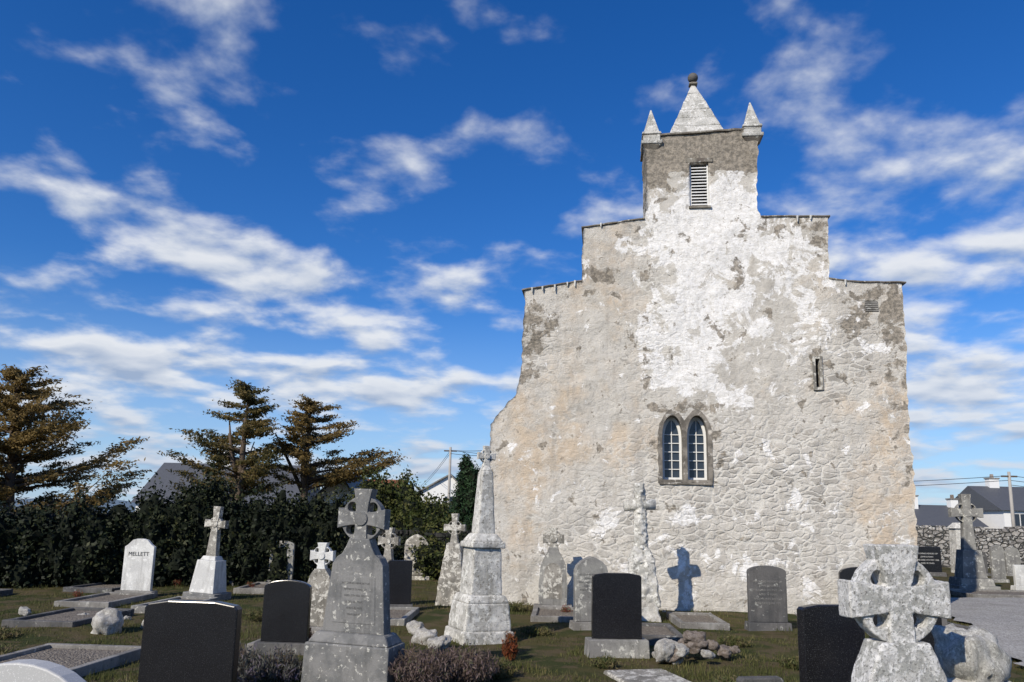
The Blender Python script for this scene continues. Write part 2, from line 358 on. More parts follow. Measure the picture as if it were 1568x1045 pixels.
pd=dens_(prof,.07,.05); hd=[dens_(h,.08,.004) for h in holes]
gx,gy=np.meshgrid(np.arange(-.3,9.4,.06),np.arange(-.1,11.4,.06)); P=np.stack([gx.ravel(),gy.ravel()],1)+rng.uniform(-.018,.018,(gx.size,2))
ok=inside(P,pd)
for h in hd: ok&=~inside(P,h)
P=P[ok]; Bp=np.array(pd+[q for h in hd for q in h])
dm=np.full(len(P),9.)
for i in range(0,len(Bp)):
    dm=np.minimum(dm,(P[:,0]-Bp[i,0])**2+(P[:,1]-Bp[i,1])**2)
P=P[dm>.028**2]
vin=[Vector(q) for q in Bp]+[Vector(q) for q in P]
ed=[];st=0;loops=[]
for h in [pd]+hd:
    n=len(h); ed+=[(st+i,st+(i+1)%n) for i in range(n)]; loops.append((st,n)); st+=n
vo,eo,fo,_,_,_=geometry.delaunay_2d_cdt(vin,ed,[],0,1e-5)
vo=np.array([tuple(q) for q in vo]); fo=np.array(fo)
ct=vo[fo].mean(1); ok=inside(ct,pd)
for h in hd: ok&=~inside(ct,h)
fo=fo[ok]
def gb(x,z,bl):
    s=0
    for (x0,z0,rx,rz,wt) in bl: s+=wt*math.exp(-((x-x0)/rx)**2-((z-z0)/rz)**2)
    return s
Wb=[(5.5,9.5,.8,.8,1.1),(4.4,9.5,.7,.6,.5),(4.9,8.4,1.4,.9,.72),(4.9,7.2,1.5,1.2,.6),(4.4,5.7,.9,1.0,.72),(6.9,7.8,.9,1.1,.45),(7.4,6.4,1.4,.9,.32),(5.2,4.8,1.2,.6,.35),(3.7,9.2,.5,.6,.3),(3,1.6,2,1.2,.12),(6.0,1.6,2.2,1.4,.22),(.6,6.8,.3,.4,.3),(2.9,7.0,.9,1.4,.05)]
Sb=[(4.8,11.2,2.2,.65,1.4),(3.6,10.3,.55,.9,.9),(5.8,10.6,.6,.5,.7),(.9,6.6,.45,.6,.72),(.8,5.7,.35,.5,.5),(8.9,7.0,.7,.6,.65),(8.2,6.6,.4,.4,.45),(6.5,8.85,.6,.25,.7),(7.5,8.5,.4,.6,.55),(5.6,7.8,.2,.7,.55),(5.2,6.3,.18,.5,.68),(6.3,6.6,.2,.3,.68),(7.4,5.2,.45,.8,.45),(3.9,8.9,.15,.15,.4),(2.0,7.75,1.0,.25,.55),(2.7,8.9,.9,.2,.5),(9.15,5,.25,3,.35),(0,2.5,.3,2,.25),(4.3,4.55,.8,.18,.75),(8.6,5.6,.7,.8,.3),(3.4,8.2,.4,.4,.25),(3.62,3.5,.14,.8,.5),(5.0,3.6,.15,.8,.5),(2.6,7.0,.6,1.0,.15),(3.4,5.9,.6,.8,.2)]
Rb=[(5.8,3.3,2.6,1.0,.55),(6.5,1.6,2.4,1.4,.48),(2.8,1.5,1.8,1.3,.42),(1.0,6.0,.6,.8,.35),(3.6,6.0,.7,1.6,.28),(7.9,5.6,1.2,1.3,.38),(3.6,8.3,.6,.6,.15)]
Tb=[(1.0,4.2,1.6,2.2,.55),(2.6,8.0,.8,.9,.45),(2.8,6.3,.9,1.2,.30),(8.7,2.6,1.0,1.6,.85),(8.9,4.8,.5,1.0,.4),(9,6.8,.5,.5,.3),(.5,2,.6,1.6,.4),(3,3.9,1,.9,.3)]
V=[];zc=[];zt=[]
for (x,z) in vo:
    W_=gb(x,z,Wb);S_=gb(x,z,Sb);R_=gb(x,z,Rb)
    if z>10.3: S_+=.30; W_-=.5
    n_=noise.fractal(Vector((x*1.1,z*1.1,0)),1,2,5); n2_=noise.fractal(Vector((x*4,z*4,5)),.9,2,4)
    yv=-.040*n_-.012*n2_*(1+R_)
    V.append((x,yv,z)); zc.append((W_,S_,R_,1)); zt.append(gb(x,z,Tb))
F=[tuple(int(i) for i in f) for f in fo]
FF=[]
for f in F:
    a,b_,c_=[vo[i] for i in f]; cr=(b_[0]-a[0])*(c_[1]-a[1])-(b_[1]-a[1])*(c_[0]-a[0])
    FF.append(f if cr>0 else f[::-1])
F=FF
for li,(s0,n) in enumerate(loops):
    dep=1.3 if li==0 else .40
    k=len(V)
    for i in range(n): V.append((vo[s0+i][0],dep,vo[s0+i][1])); zc.append(zc[s0+i]); zt.append(zt[s0+i])
    for i in range(n):
        j=(i+1)%n; q=(s0+i,s0+j,k+j,k+i); F.append(q[::-1] if li==0 else q)
    if li==0: F.append(tuple(range(k,k+n)))
fac=mk("front_wall",V,F,M_fac,T)
ca=fac.data.attributes.new('zones','FLOAT_COLOR','POINT'); ca.data.foreach_set('color',np.array(zc).ravel())
ca=fac.data.attributes.new('tan','FLOAT','POINT'); ca.data.foreach_set('value',np.array(zt).ravel())
fac.data.polygons.foreach_set('use_smooth',[i<len(fo) for i in range(len(F))])
def zbox(name,*a):
    o=box(name,*a,M_fac,T); q=o.data.attributes.new('zones','FLOAT_COLOR','POINT'); q.data.foreach_set('color',[.1,.2,.2,1]*8)
zbox("tower_body",.62,9.1,1.305,6.5,-.1,7.3); zbox("turret_body",3.55,6.08,1.305,2.5,7.31,11.15); zbox("upper_stage",2.0,7.6,1.302,3.2,7.305,8.9)
zbox("nave_body",1.2,8.6,6.6,22,-.1,4.2)
mk("nave_roof",[(1.0,6.6,4.2),(8.8,6.6,4.2),(4.9,6.6,7.2),(1.0,22,4.2),(8.8,22,4.2),(4.9,22,7.2)],[(0,1,2),(3,5,4),(0,2,5,3),(1,4,5,2)],M_slate,T)
M_cop=stone("coping_stone",(.14,.12,.10),(.26,.24,.20),(.5,.5,.46),.4,(.07,.06,.05),.5)
def coping(name,a,b_,t=.035,o=.04):
    (x0,z0),(x1,z1)=a,b_; pts=[(x0,z0),(x1,z1),(x1,z1+t),(x0,z0+t)]
    plate(name,dens_(pts,.15,.022),[],-o,1.34,M_cop,T,.010)
coping("coping_1",(.50,7.36),(1.95,7.57)); coping("coping_2",(1.93,8.92),(3.45,9.11)); coping("coping_3",(3.42,11.24),(6.25,11.345),.05,.05)
coping("coping_4",(6.18,9.09),(7.75,9.045)); coping("coping_5",(7.66,7.53),(8.05,7.46),.04); coping("coping_6",(8.05,7.455),(9.34,7.405))
for i,(s,z) in enumerate([(.75,7.38),(1.0,7.4),(1.3,7.44),(1.6,7.5),(1.78,7.54),(8.0,7.46),(2.4,8.98),(7.0,9.04),(7.3,9.04)]):
    l_=random.uniform(.05,.16); frus("lime_drip_%d"%i,.02,.03,.045,.05,z-l_,z+.045,M_wstone,T,s,-.05,.006)
def pyramid(name,cx,cy,half,z0,z1,h1,mat,jit=0):
    v=[(cx-half,cy-half,z0),(cx+half,cy-half,z0),(cx+half,cy+half,z0),(cx-half,cy+half,z0)]
    v+=[(cx-h1,cy-h1,z1),(cx+h1,cy-h1,z1),(cx+h1,cy+h1,z1),(cx-h1,cy+h1,z1)]
    v=[(a+random.uniform(-jit,jit),b_+random.uniform(-jit,jit),c_) for a,b_,c_ in v]
    return bev(mk(name,v,[(0,1,5,4),(1,2,6,5),(2,3,7,6),(3,0,4,7),(4,5,6,7),(3,2,1,0)],mat,T),.02)
M_sp=stone("spire_stone",(.44,.435,.40),(.62,.61,.57),(.8,.79,.75),.5,(.18,.17,.14),.50,1,.02)
cx,cy=4.82,1.25
pyramid("spire_base",cx,cy,.90,11.2,11.58,.72,M_sp)
zz0=11.58; hw=.70
for i in range(6):
    z1=zz0+.285; h1=hw-.108; pyramid("spire_course_%d"%i,cx,cy,hw,zz0,z1,h1+.006,M_sp,.012); zz0=z1+.002; hw=h1
def ball(name,x,y,z,rad,mat,par,sq=1):
    bm=bmesh.new(); bmesh.ops.create_uvsphere(bm,u_segments=20,v_segments=12,radius=rad); me=bpy.data.meshes.new(name); bm.to_mesh(me); bm.free()
    o=bpy.data.objects.new(name,me); COL.objects.link(o); o.location=(x,y,z); o.scale=(1,1,sq); o.parent=par; me.materials.append(mat); me.polygons.foreach_set('use_smooth',[True]*len(me.polygons)); return o
frus("finial_neck",.12,.12,.09,.09,zz0-.05,zz0+.14,M_cop,T,cx,cy,.02)
frus("finial_collar",.22,.22,.22,.22,zz0+.02,zz0+.07,M_cop,T,cx,cy,.02)
ball("finial_ball",cx,cy,zz0+.24,.135,M_dgrey,T)
for i,(s,dz) in enumerate([(3.64,0),(6.05,.1)]):
    yy=.16
    def fr(n_,a,bb,z0,z1,mt): frus("pinnacle%d_%s"%(i,n_),a,a,bb,bb,z0+dz,z1+dz,mt,T,s,yy,.02)
    fr("corbel",.30,.46,10.90,11.04,M_cop); fr("cap",.50,.52,11.041,11.13,M_sp); fr("neck",.42,.42,11.131,11.30,M_sp); fr("collar",.48,.45,11.301,11.37,M_sp)
    fr("spike",.38,.03,11.371,12.05,M_sp)
box("louvre_back",4.5,5.03,.30,.34,9.38,10.56,M_dark,T)
box("louvre_frame_l",4.545,4.58,.06,.28,9.43,10.5,M_wpaint,T); box("louvre_frame_r",4.95,4.985,.06,.28,9.43,10.5,M_wpaint,T)
for i in range(13):
    z=9.46+i*.079
    mk("slat_%d"%i,[(4.582,.05,z),(4.948,.05,z),(4.948,.15,z+.065),(4.582,.15,z+.065),(4.582,.05,z+.02),(4.948,.05,z+.02),(4.948,.15,z+.085),(4.582,.15,z+.085)],[(3,2,1,0),(4,5,6,7),(0,1,5,4),(2,3,7,6)],M_wpaint,T)
box("louvre_lintel",4.44,5.09,-.03,.1,10.53,10.64,M_cop,T,.01); box("louvre_sill",4.50,5.03,-.05,.1,9.35,9.41,M_cop,T,.01)
box("slit_back",7.2,7.4,.30,.34,4.9,5.7,M_dark,T); plate("slit_frame",[(7.19,4.92),(7.41,4.92),(7.41,5.71),(7.19,5.71)],[[(7.255,4.99),(7.345,4.99),(7.345,5.64),(7.255,5.64)]],-.035,.15,M_lich,T)
for i in range(5): box("vent_slat_%d"%i,8.42,8.70,-.01,.08,6.75+i*.05,6.785+i*.05,M_conc,T)
box("vent_back",8.4,8.72,.1,.14,6.7,7.03,M_dark,T)
ol=[(3.70,2.79),(4.92,2.79)]+[(4.92,3.84),(4.91,3.98),(4.87,4.14),(4.79,4.31),(4.68,4.43),(4.59,4.48),(4.48,4.43),(4.38,4.32),(4.31,4.22),(4.24,4.32),(4.14,4.43),(4.03,4.48),(3.94,4.43),(3.83,4.31),(3.75,4.14),(3.71,3.98),(3.70,3.84)]
M_sur=stone("window_dressing",(.13,.118,.10),(.26,.235,.20),(.50,.47,.42),.40,(.07,.062,.052),.42,1.4)
plate("window_surround",dens_(ol,.08,.03),[Lw,Rw],-.024,.36,M_sur,T,.006)
box("window_sill",3.72,4.90,-.05,.1,2.745,2.79,M_sur,T,.012)
box("window_glass",3.7,4.9,.29,.31,2.8,4.45,M_glass,T)
for k,(s0,s1) in enumerate([(3.80,4.26),(4.36,4.82)]):
    c_=(s0+s1)/2
    a=[(x+(0.06 if x<c_-.01 else -.06 if x>c_+.01 else 0),z+(.06 if z<2.9 else -.05 if z>3.9 else 0)) for x,z in lancet(s0,s1,2.86,3.84,4.33)]
    plate("window_frame_%d"%k,lancet(s0+.003,s1-.003,2.863,3.84,4.325),[a],.24,.285,M_wpaint,T,.003)
    box("glazing_v_%d"%k,c_-.010,c_+.010,.255,.28,2.9,4.25,M_wpaint,T)
    for i in range(5): box("glazing_h_%d_%d"%(k,i),s0+.05,s1-.05,.25,.282,3.10+i*.20,3.118+i*.20,M_wpaint,T)
# ------------------------------------------------------------------ graves
def outline(st,w,h,z0=0):
    a=w/2
    if st=='round': return [(-a,z0),(a,z0)]+arc(0,h-a*.75,a,0,180,16,a*.75)
    if st=='seg': return [(-a,z0),(a,z0)]+arc(0,h-.16*w,a,0,180,16,.16*w)
    if st=='flat': return [(-a,z0),(a,z0),(a,h-.02),(a-.02,h),(-a+.02,h),(-a,h-.02)]
    if st=='gothic': return [(-a,z0),(a,z0),(a,h-w*.42),(a*.9,h-w*.28),(a*.62,h-w*.14),(a*.25,h-w*.04),(0,h),(-a*.25,h-w*.04),(-a*.62,h-w*.14),(-a*.9,h-w*.28),(-a,h-w*.42)]
    if st=='ogee': return [(-a,z0),(a,z0),(a,h-w*.26),(a*.8,h-w*.19),(a*.5,h-w*.04),(a*.2,h),(-a*.2,h),(-a*.5,h-w*.04),(-a*.8,h-w*.19),(-a,h-w*.26)]
    if st=='camber': return [(-a,z0),(a,z0),(a,h-.07*w),(a*.93,h-.035*w),(a*.5,h),(-a*.5,h),(-a*.93,h-.035*w),(-a,h-.07*w)]
    if st=='shoulder': return [(-a,z0),(a,z0),(a,h-.3*w)]+[(a*.82,h-.3*w),(a*.80,h-.22*w)]+arc(0,h-.22*w,a*.78,5,175,12,.22*w)+[(-a*.80,h-.22*w),(-a*.82,h-.3*w),(-a,h-.3*w)]
def text(s,x,z,size,y,mat,par,name="lettering"):
    cu=bpy.data.curves.new(name,'FONT'); cu.body=s; cu.size=size; cu.align_x='CENTER'; cu.extrude=.001
    o=bpy.data.objects.new(name,cu); COL.objects.link(o); o.rotation_euler=(math.pi/2,0,0); o.location=(x,y,z); o.parent=par; cu.materials.append(mat); return o
def headstone(name,x,y,w,h,st,mat,t=.1,rot=0,bw=None,bh=.12,bd=.3,bmat=None,lean=0,ry=0,lines=0,tm=None,rough=False):
    e=empty(name,x,y,0,rot,lean,ry)
    o=plate("slab",outline(st,w,h,bh+.002 if bw else -.1),[],-t/2,t/2,mat,e,.01)
    if rough: rustic(o,.025,.03,.12)
    if bw: frus("base",bw,bd,bw*.97,bd*.93,-.05,bh,bmat or mat,e)
    L_=["IN LOVING MEMORY OF","JOHN & MARY","WHO DIED 4TH MAY 1962","AGED 78 YEARS","AND HIS WIFE BRIDGET","DIED 12TH JUNE 1971","REST IN PEACE"]
    for i in range(lines): text(L_[i%7],0,h*.74-i*w*.11,w*.070,-t/2-.003,tm or M_txtf,e)
    return e
def cross_head(e,zc,R_,span,w0,w1,top,zb,wb,t,mat,ring=True,rh=None,rd=None,tr=None,rust=None,pw=1.6,topw=None):
    def arm(dx,dz,L,wi,wo):
        px,pz=-dz,dx; pts=[]
        n=6
        for i in range(n+1):
            q=i/n; wd=wi+(wo-wi)*q**pw; d=wi+(L-wi)*q; pts.append((dx*d-px*wd,zc+dz*d-pz*wd))
        for i in range(n,-1,-1):
            q=i/n; wd=wi+(wo-wi)*q**pw; d=wi+(L-wi)*q; pts.append((dx*d+px*wd,zc+dz*d+pz*wd))
        return pts
    sh=arm(0,-1,R_*.95 if ring else span*.8,w0,w0*1.15)
    n=len(sh)//2
    low=[( -wb,zb),(wb,zb)]
    dn=sh[:n]+low+sh[n:]
    pts=dn+arm(1,0,span,w0,w1)+arm(0,1,top-zc,w0,topw or w1)+arm(-1,0,span,w0,w1)
    parts=[plate("cross_arms",pts,[],-t/2,t/2,mat,e,.008)]
    if ring:
        rd=rd or R_*.62; rh=rh or R_*.2; k=rd*.7071
        hs_=[arc(sx*k,zc+sz*k,rh,0,337.5,15) for sx in (-1,1) for sz in (-1,1)]
        parts.append(plate("cross_ring",arc(0,zc,R_,0,352.5,47),hs_,-t*.38,t*.38,mat,e,.006))
        if not rust: parts.append(plate("cross_boss",arc(0,zc,w0*1.1,0,345,23),[],-t/2-.02,t/2+.02,mat,e,.008))
    if rust:
        for o in parts: rustic(o,*rust)
    return parts
e=headstone("headstone",-8.46,18.07,.70,1.28,'ogee',M_wstone,.1,-4,.90,.12,.3,M_conc)
text("MELLETT",0,.90,.125,-.056,M_txt,e)
e=empty("stone_cross",-6.70,17.7,0,-12,0,3)
frus("step",.80,.7,.78,.68,-.1,.16,M_celt,e); frus("plinth",.60,.54,.46,.42,.161,.86,M_wstone,e); frus("plinth_cap",.38,.34,.30,.26,.861,.95,M_wstone,e)
cross_head(e,1.66,.15,.26,.07,.09,2.05,.94,.125,.15,M_lich,True,.035,.115)
headstone("headstone",-7.75,21.3,.68,1.30,'flat',M_dgrey,.12,6,.8)
headstone("headstone",-6.16,21.42,.65,1.19,'seg',M_lgrey,.12,0,.8,.15,.3,lines=4)
e=empty("celtic_cross",-3.08,13.06,0,-8)
frus("step",.56,.5,.54,.48,-.1,.12,M_conc,e); plate("body",[(-.24,.12),(.24,.12),(.22,.72),(.17,.92),(.09,1.03),(-.09,1.03),(-.17,.92),(-.22,.72)],[],-.1,.1,M_lich,e)
cross_head(e,1.24,.165,.2,.055,.085,1.45,1.0,.08,.13,M_wstone,True,.036,.12)
# big grey celtic headstone
e=empty("celtic_headstone",-1.76,9.3,0,-14,0,1)
frus("pedestal",1.06,.52,1.04,.50,-.1,.46,M_celt,e,0,0,.02); frus("pedestal_cap",1.0,.46,.86,.34,.461,.575,M_celt,e,0,0,.02)
sh=[(-.39,.57),(.39,.57),(.325,1.28),(.32,1.34),(.27,1.42),(.21,1.46),(.165,1.54),(.125,1.64),(-.125,1.64),(-.165,1.54),(-.21,1.46),(-.27,1.42),(-.32,1.34),(-.325,1.28)]
plate("slab",sh,[],-.10,.10,M_celt,e,.012)
plate("panel",[(-.27,.68),(.27,.68),(.235,1.2),(-.235,1.2)],[],-.106,-.09,M_celt,e,.003)
cross_head(e,1.87,.265,.30,.075,.12,2.22,1.55,.115,.17,M_celt,True,.062,.185)
for i,s_ in enumerate(["IN LOVING MEMORY OF","PATRICK O MALLEY","DIED 5TH FEB 1931","AGED 64 YEARS","AND HIS WIFE","MARGARET"]): text(s_,0,1.12-i*.07,.032,-.108,M_txtf,e)
e=empty("celtic_cross",-2.62,17.2,0,-15); frus("plinth",.5,.4,.36,.26,-.1,.9,M_lich,e); cross_head(e,1.38,.19,.24,.065,.10,1.66,.9,.11,.14,M_lich,True,.045,.135)
headstone("headstone",-2.85,24.35,.74,1.38,'gothic',M_lich,.14,0,.9,rough=True)
e=empty("celtic_cross",-1.23,17.82,0,-10)
o=frus("plinth_low",.72,.6,.58,.5,-.1,.45,M_lich,e); rustic(o,.03,.06); o=frus("plinth_high",.60,.5,.32,.28,.42,1.35,M_lich,e); rustic(o,.03,.06)
cross_head(e,1.68,.17,.25,.06,.085,2.0,1.3,.1,.14,M_lich,True,.038,.12,rust=(.015,.008,.08))
# obelisk
e=empty("obelisk_monument",-.45,12.85,0,24,0,1)
def tier(n_,a,bb,z0,z1,amp=.012): rustic(frus(n_,a,a,bb,bb,z0,z1,M_wlich,e,0,0,.015),.02,amp,.1)
tier("foundation",.90,.86,-.1,.16); tier("base",.80,.72,.155,.58); tier("base_cap",.72,.62,.575,.70)
tier("die",.54,.48,.69,1.44); tier("cornice",.58,.58,1.43,1.53); tier("cornice_top",.54,.36,1.52,1.66); tier("shaft",.31,.20,1.65,2.68,.006); tier("shaft_cap",.20,.08,2.67,2.78,.004)
cross_head(e,2.93,.115,.155,.045,.06,3.10,2.72,.07,.09,M_wlich,True,.022,.08)
e=empty("ornate_headstone",.97,16.96,0,-4); frus("base",.85,.4,.82,.36,-.1,.12,M_conc,e)
plate("slab",[(-.30,.12),(.30,.12),(.31,.5),(.27,.95),(.20,1.10),(.13,1.22),(.1,1.32),(-.1,1.32),(-.13,1.22),(-.20,1.10),(-.27,.95),(-.31,.5)],[],-.08,.08,M_lgrey,e)
plate("panel",arc(0,.72,.2,0,180,12,.28)+[(-.2,.25),(.2,.25)],[],-.086,-.07,M_lich,e,.003)
cross_head(e,1.50,.185,.23,.075,.10,1.74,1.28,.10,.13,M_lich,True,.03,.125)
headstone("headstone",1.49,14.2,.60,1.27,'gothic',M_lgrey,.16,10,.72,.14,.34,M_conc,lines=5)
headstone("headstone",1.58,11.49,.72,1.16,'camber',M_black,.09,3,.90,.24,.32,M_lgrey)
e=empty("rustic_cross",2.71,15.83,0,-3,0,-1.5)
rustic(frus("rock_base",.66,.6,.5,.45,-.1,.35,M_rock,e),.03,.10,.2); rustic(frus("rock_plinth",.62,.5,.50,.38,.25,1.2,M_wlich,e),.03,.12,.15); rustic(frus("rock_top",.54,.38,.22,.18,1.1,1.5,M_wlich,e),.03,.10,.12)
tubes("shaft",[([(0,0,1.3),(0.01,0,2.0),(0,0,2.68)],[.15,.13,.115])],M_wlich,e,10); rustic(e.children[-1],.02,.05,.07)
tubes("arms",[([(-.32,0,2.22),(0,0,2.25),(.32,0,2.24)],[.11,.12,.11])],M_wlich,e,10); rustic(e.children[-1],.02,.05,.07)
headstone("headstone",4.78,14.59,.70,1.15,'seg',M_dgrey,.12,0,.80,.14,.30,M_dgrey,lines=6,tm=M_lgrey)
headstone("headstone",7.25,16.2,.85,1.08,'seg',M_black,.1,-8,1.0,.2,.3,M_dgrey)
headstone("headstone",8.0,15.4,.75,.98,'seg',M_black,.1,-8,.9,.2,.3,M_dgrey)
# foreground white celtic cross
M_q=stone("white_cross_stone",(.42,.42,.39),(.64,.63,.60),(.86,.85,.82),.60,(.13,.125,.11),.56,3.2,.010,.15)
e=empty("celtic_cross",2.44,5.0,0,6,0,0)
cross_head(e,1.455,.275,.335,.075,.115,1.79,1.12,.17,.15,M_q,True,.050,.178,rust=(.008,.008,.04),pw=.8,topw=.15)
o=plate("shaft",[(-.34,-.1),(.34,-.1),(.29,.8),(.25,1.0),(.16,1.20),(-.16,1.20),(-.25,1.0),(-.29,.8)],[],-.11,.11,M_q,e,.012); rustic(o,.012,.010,.05)
headstone("headstone",2.46,6.05,.52,1.31,'camber',M_black,.09,12,.7,.2,.3,M_dgrey)
headstone("headstone",3.45,6.9,.62,1.22,'camber',M_black,.09,4,.8,.2,.3,M_dgrey)
headstone("headstone",1.86,5.9,.34,.80,'flat',M_dgrey,.09,10)
e=empty("celtic_cross",14.43,24.56,0,-6)
frus("step",1.25,1.1,1.2,1.05,-.1,.18,M_lgrey,e); frus("step2",1.0,.9,.92,.8,.181,.4,M_lgrey,e); frus("plinth",.72,.6,.55,.45,.401,1.25,M_lgrey,e)
cross_head(e,2.40,.33,.48,.12,.15,2.98,1.25,.19,.22,M_lgrey,True,.075,.24)
headstone("headstone",-2.56,6.5,.79,1.19,'camber',M_black,.10,-6,.95,.2,.34,M_dgrey)
headstone("headstone",-2.44,4.1,.86,1.14,'round',M_pale,.12,-8)
headstone("headstone",-3.10,11.19,.66,.99,'seg',M_black,.1,-4,.8,.15,.3,M_dgrey)
headstone("headstone",-2.22,16.2,.5,1.02,'flat',M_black,.1,8,.6,.15,.3,M_dgrey)
headstone("headstone",-3.9,20.5,.6,1.0,'shoulder',M_lich,.1,5,.7)
headstone("headstone",-5.1,23.2,.6,.95,'round',M_lich,.12,5,.7)
headstone("headstone",16.9,31.73,1.15,1.15,'flat',M_black,.12,0,1.4,.15,.35,M_dgrey,lines=4,tm=M_wstone)
headstone("headstone",17.89,28.71,.48,1.33,'round',M_lgrey,.12,0,.6); headstone("headstone",16.75,25.47,.75,.78,'flat',M_wstone,.12,0,.9)
headstone("headstone",21.2,33,.6,1.2,'gothic',M_lgrey,.12,0,.7); headstone("headstone",19.5,32.5,.6,1.0,'round',M_dgrey,.12,0,.7)
def plot(x0,y0,x1,y1,mat,fill=True,rot=0,h=.11):
    e=empty("grave_kerb",(x0+x1)/2,(y0+y1)/2,0,rot); a=(x1-x0)/2;c_=(y1-y0)/2;t=.1
    box("kerb_front",-a,a,-c_,-c_+t,-.1,h,mat,e,.012); box("kerb_back",-a,a,c_-t,c_,-.1,h,mat,e,.012)
    box("kerb_left",-a,-a+t,-c_+t+.002,c_-t-.002,-.1,h-.004,mat,e,.012); box("kerb_right",a-t,a,-c_+t+.002,c_-t-.002,-.1,h-.004,mat,e,.012)
    if fill: box("gravel_fill",-a+t,a-t,-c_+t,c_-t,-.1,h-.05,M_gravd,e)
plots=[(-9.0,15.8,-7.9,17.8,M_conc),(-7.2,15.3,-6.3,17.2,M_lgrey),(-6.7,19.3,-5.6,21.2,M_conc),(-5.3,18.6,-4.2,20.4,M_lgrey),(-6.3,9.0,-4.9,10.9,M_conc),(-9.9,10.9,-8.0,12.3,M_dgrey),(-3.6,11.2,-2.5,12.8,M_conc),
 (-2.9,14.2,-1.8,16.1,M_lgrey),(-4.3,15.6,-3.3,17.6,M_conc),(.5,15.0,1.5,16.7,M_conc),(2.1,12.8,2.9,14.4,M_dgrey),(3.2,14.5,4.1,16.2,M_conc),(6.8,14.2,8.6,15.9,M_dgrey),(-10.4,18.6,-9.2,20.4,M_dgrey),(3.05,6.8,4.1,8.2,M_conc),(-12.5,16,-11.2,18,M_dgrey),(-8.2,13.0,-7.0,14.9,M_dgrey),(13,22,15.8,23.8,M_conc)]
for q in plots: plot(*q,rot=random.uniform(-4,4))
e=empty("flat_grave_slab",1.75,9.75,0,14); o=frus("slab",.85,1.1,.8,1.05,-.05,.05,M_lich,e,0,0,.02)
def rock(name,x,y,s,mat,par=None,z=None,sz=.7):
    bm=bmesh.new(); bmesh.ops.create_icosphere(bm,subdivisions=4,radius=1)
    sd=random.uniform(0,99)
    for v_ in bm.verts:
        d_=noise.fractal(v_.co*1.1+Vector((sd,0,0)),1,2,4)*.38; c2=max(-.75,min(.75,v_.co.z))
        v_.co=Vector((v_.co.x,v_.co.y,c2))*(1+d_)
    me=bpy.data.meshes.new(name); bm.to_mesh(me); bm.free(); o=bpy.data.objects.new(name,me); COL.objects.link(o)
    o.scale=(s,s*.8,s*sz); o.rotation_euler=(random.uniform(-.3,.3),random.uniform(-.3,.3),random.uniform(0,6)); o.location=(x,y,s*sz*.45 if z is None else z); me.materials.append(mat)
    me.polygons.foreach_set('use_smooth',[True]*len(me.polygons))
    if par: o.parent=par
    return o
for (x,y,s,mt,sz) in [(-6.35,12.7,.30,M_rock,.95),(-5.85,13.3,.20,M_rock,1),(-1.25,12.3,.24,M_rock,.7),(-1.0,11.9,.17,M_rock,.7),(-8.9,14.7,.12,M_rock,.7),(-10.2,14.9,.2,M_drock,.8),(-7.6,14.3,.1,M_rock,.7),(-6.7,14.1,.08,M_rock,.7),(-1.5,13.3,.18,M_rock,.8),(-5.2,12.4,.09,M_rock,.7)]:
    rock("boulder",x,y,s,mt,None,None,sz)
e=empty("boulder_monument",3.20,5.55,0)
rustic(frus("lower_rock",.50,.42,.42,.38,-.1,.9,M_rock,e),.03,.1,.2); rock("upper_rock",0,0,.24,M_wlich,e,1.02,1.05)
e=empty("rock_pile",2.63,11.35,0)
for i in range(15):
    a=random.uniform(0,6.28);d=random.uniform(0,.62); rock("stone_%d"%i,d*math.cos(a)*1.1,d*math.sin(a)*.7,random.uniform(.08,.17),random.choice([M_drock,M_drock,M_rock]),e,random.uniform(.05,.24*(1-d)+.08))
rock("stone_big",-.45,-.35,.16,M_rock,e,.15,1)
e=empty("wall_foot_stones",0,0,0)
for i in range(40):
    s=random.uniform(.3,9); rock("stone_%d"%i,-.30+.993*s-.3*random.random(),18-.12*s-random.uniform(.1,.5),random.uniform(.03,.08),random.choice([M_rock,M_drock]),e)
# ------------------------------------------------------------------ walls
def rwall(name,a,b_,h,t,mat):
    a=Vector((*a,0));b_=Vector((*b_,0));L=(b_-a).length; e=empty(name,a.x,a.y,0,math.degrees(math.atan2(b_.y-a.y,b_.x-a.x)))
    n=int(L/.18); V=[];F=[]
    rows=int(h/.18)
    def P_(i,k,side):
        x=i*L/n; z=k*h/rows+(.07*noise.noise((x*2.2,0,4)) if k==rows else 0); return (x,(-t/2 if side==0 else t/2)+.05*noise.noise((x*3,z*4,side*9)),z-.05)
    for side in (0,1):
        for i in range(n+1):
            for k in range(rows+1): V.append(P_(i,k,side))
    q=rows+1; off=(n+1)*q
    for i in range(n):
        for k in range(rows):
            F.append((i*q+k,(i+1)*q+k,(i+1)*q+k+1,i*q+k+1)); F.append((off+i*q+k,off+i*q+k+1,off+(i+1)*q+k+1,off+(i+1)*q+k))
        F.append((i*q+rows,(i+1)*q+rows,off+(i+1)*q+rows,off+i*q+rows))
    F.append(tuple(list(range(rows+1))+[off+k for k in range(rows,-1,-1)])); F.append(tuple([n*q+k for k in range(rows,-1,-1)]+[off+n*q+k for k in range(rows+1)]))
    mk("courses",V,F,mat,e)
    x=0
    while x<L:
        wd=random.uniform(.25,.5); frus("cap",wd*.95,t*1.05,wd*.8,t*.8,h-.06,h+random.uniform(.08,.2),mat,e,x+wd/2,0,.03); x+=wd
    return e
rwall("stone_wall",(-22,16.2),(-9.5,21.4),1.68,.6,M_wallL)
rwall("stone_wall",(-9.5,24.2),(.5,27.5),1.3,.5,M_wallL)
rwall("stone_wall",(12,39.5),(36,39.0),1.85,.6,M_wall)
e=empty("gate_pillar",19.6,34,0); frus("shaft",.6,.6,.55,.55,-.1,1.9,M_wlich,e); frus("cap",.7,.7,.3,.3,1.901,2.15,M_wlich,e)
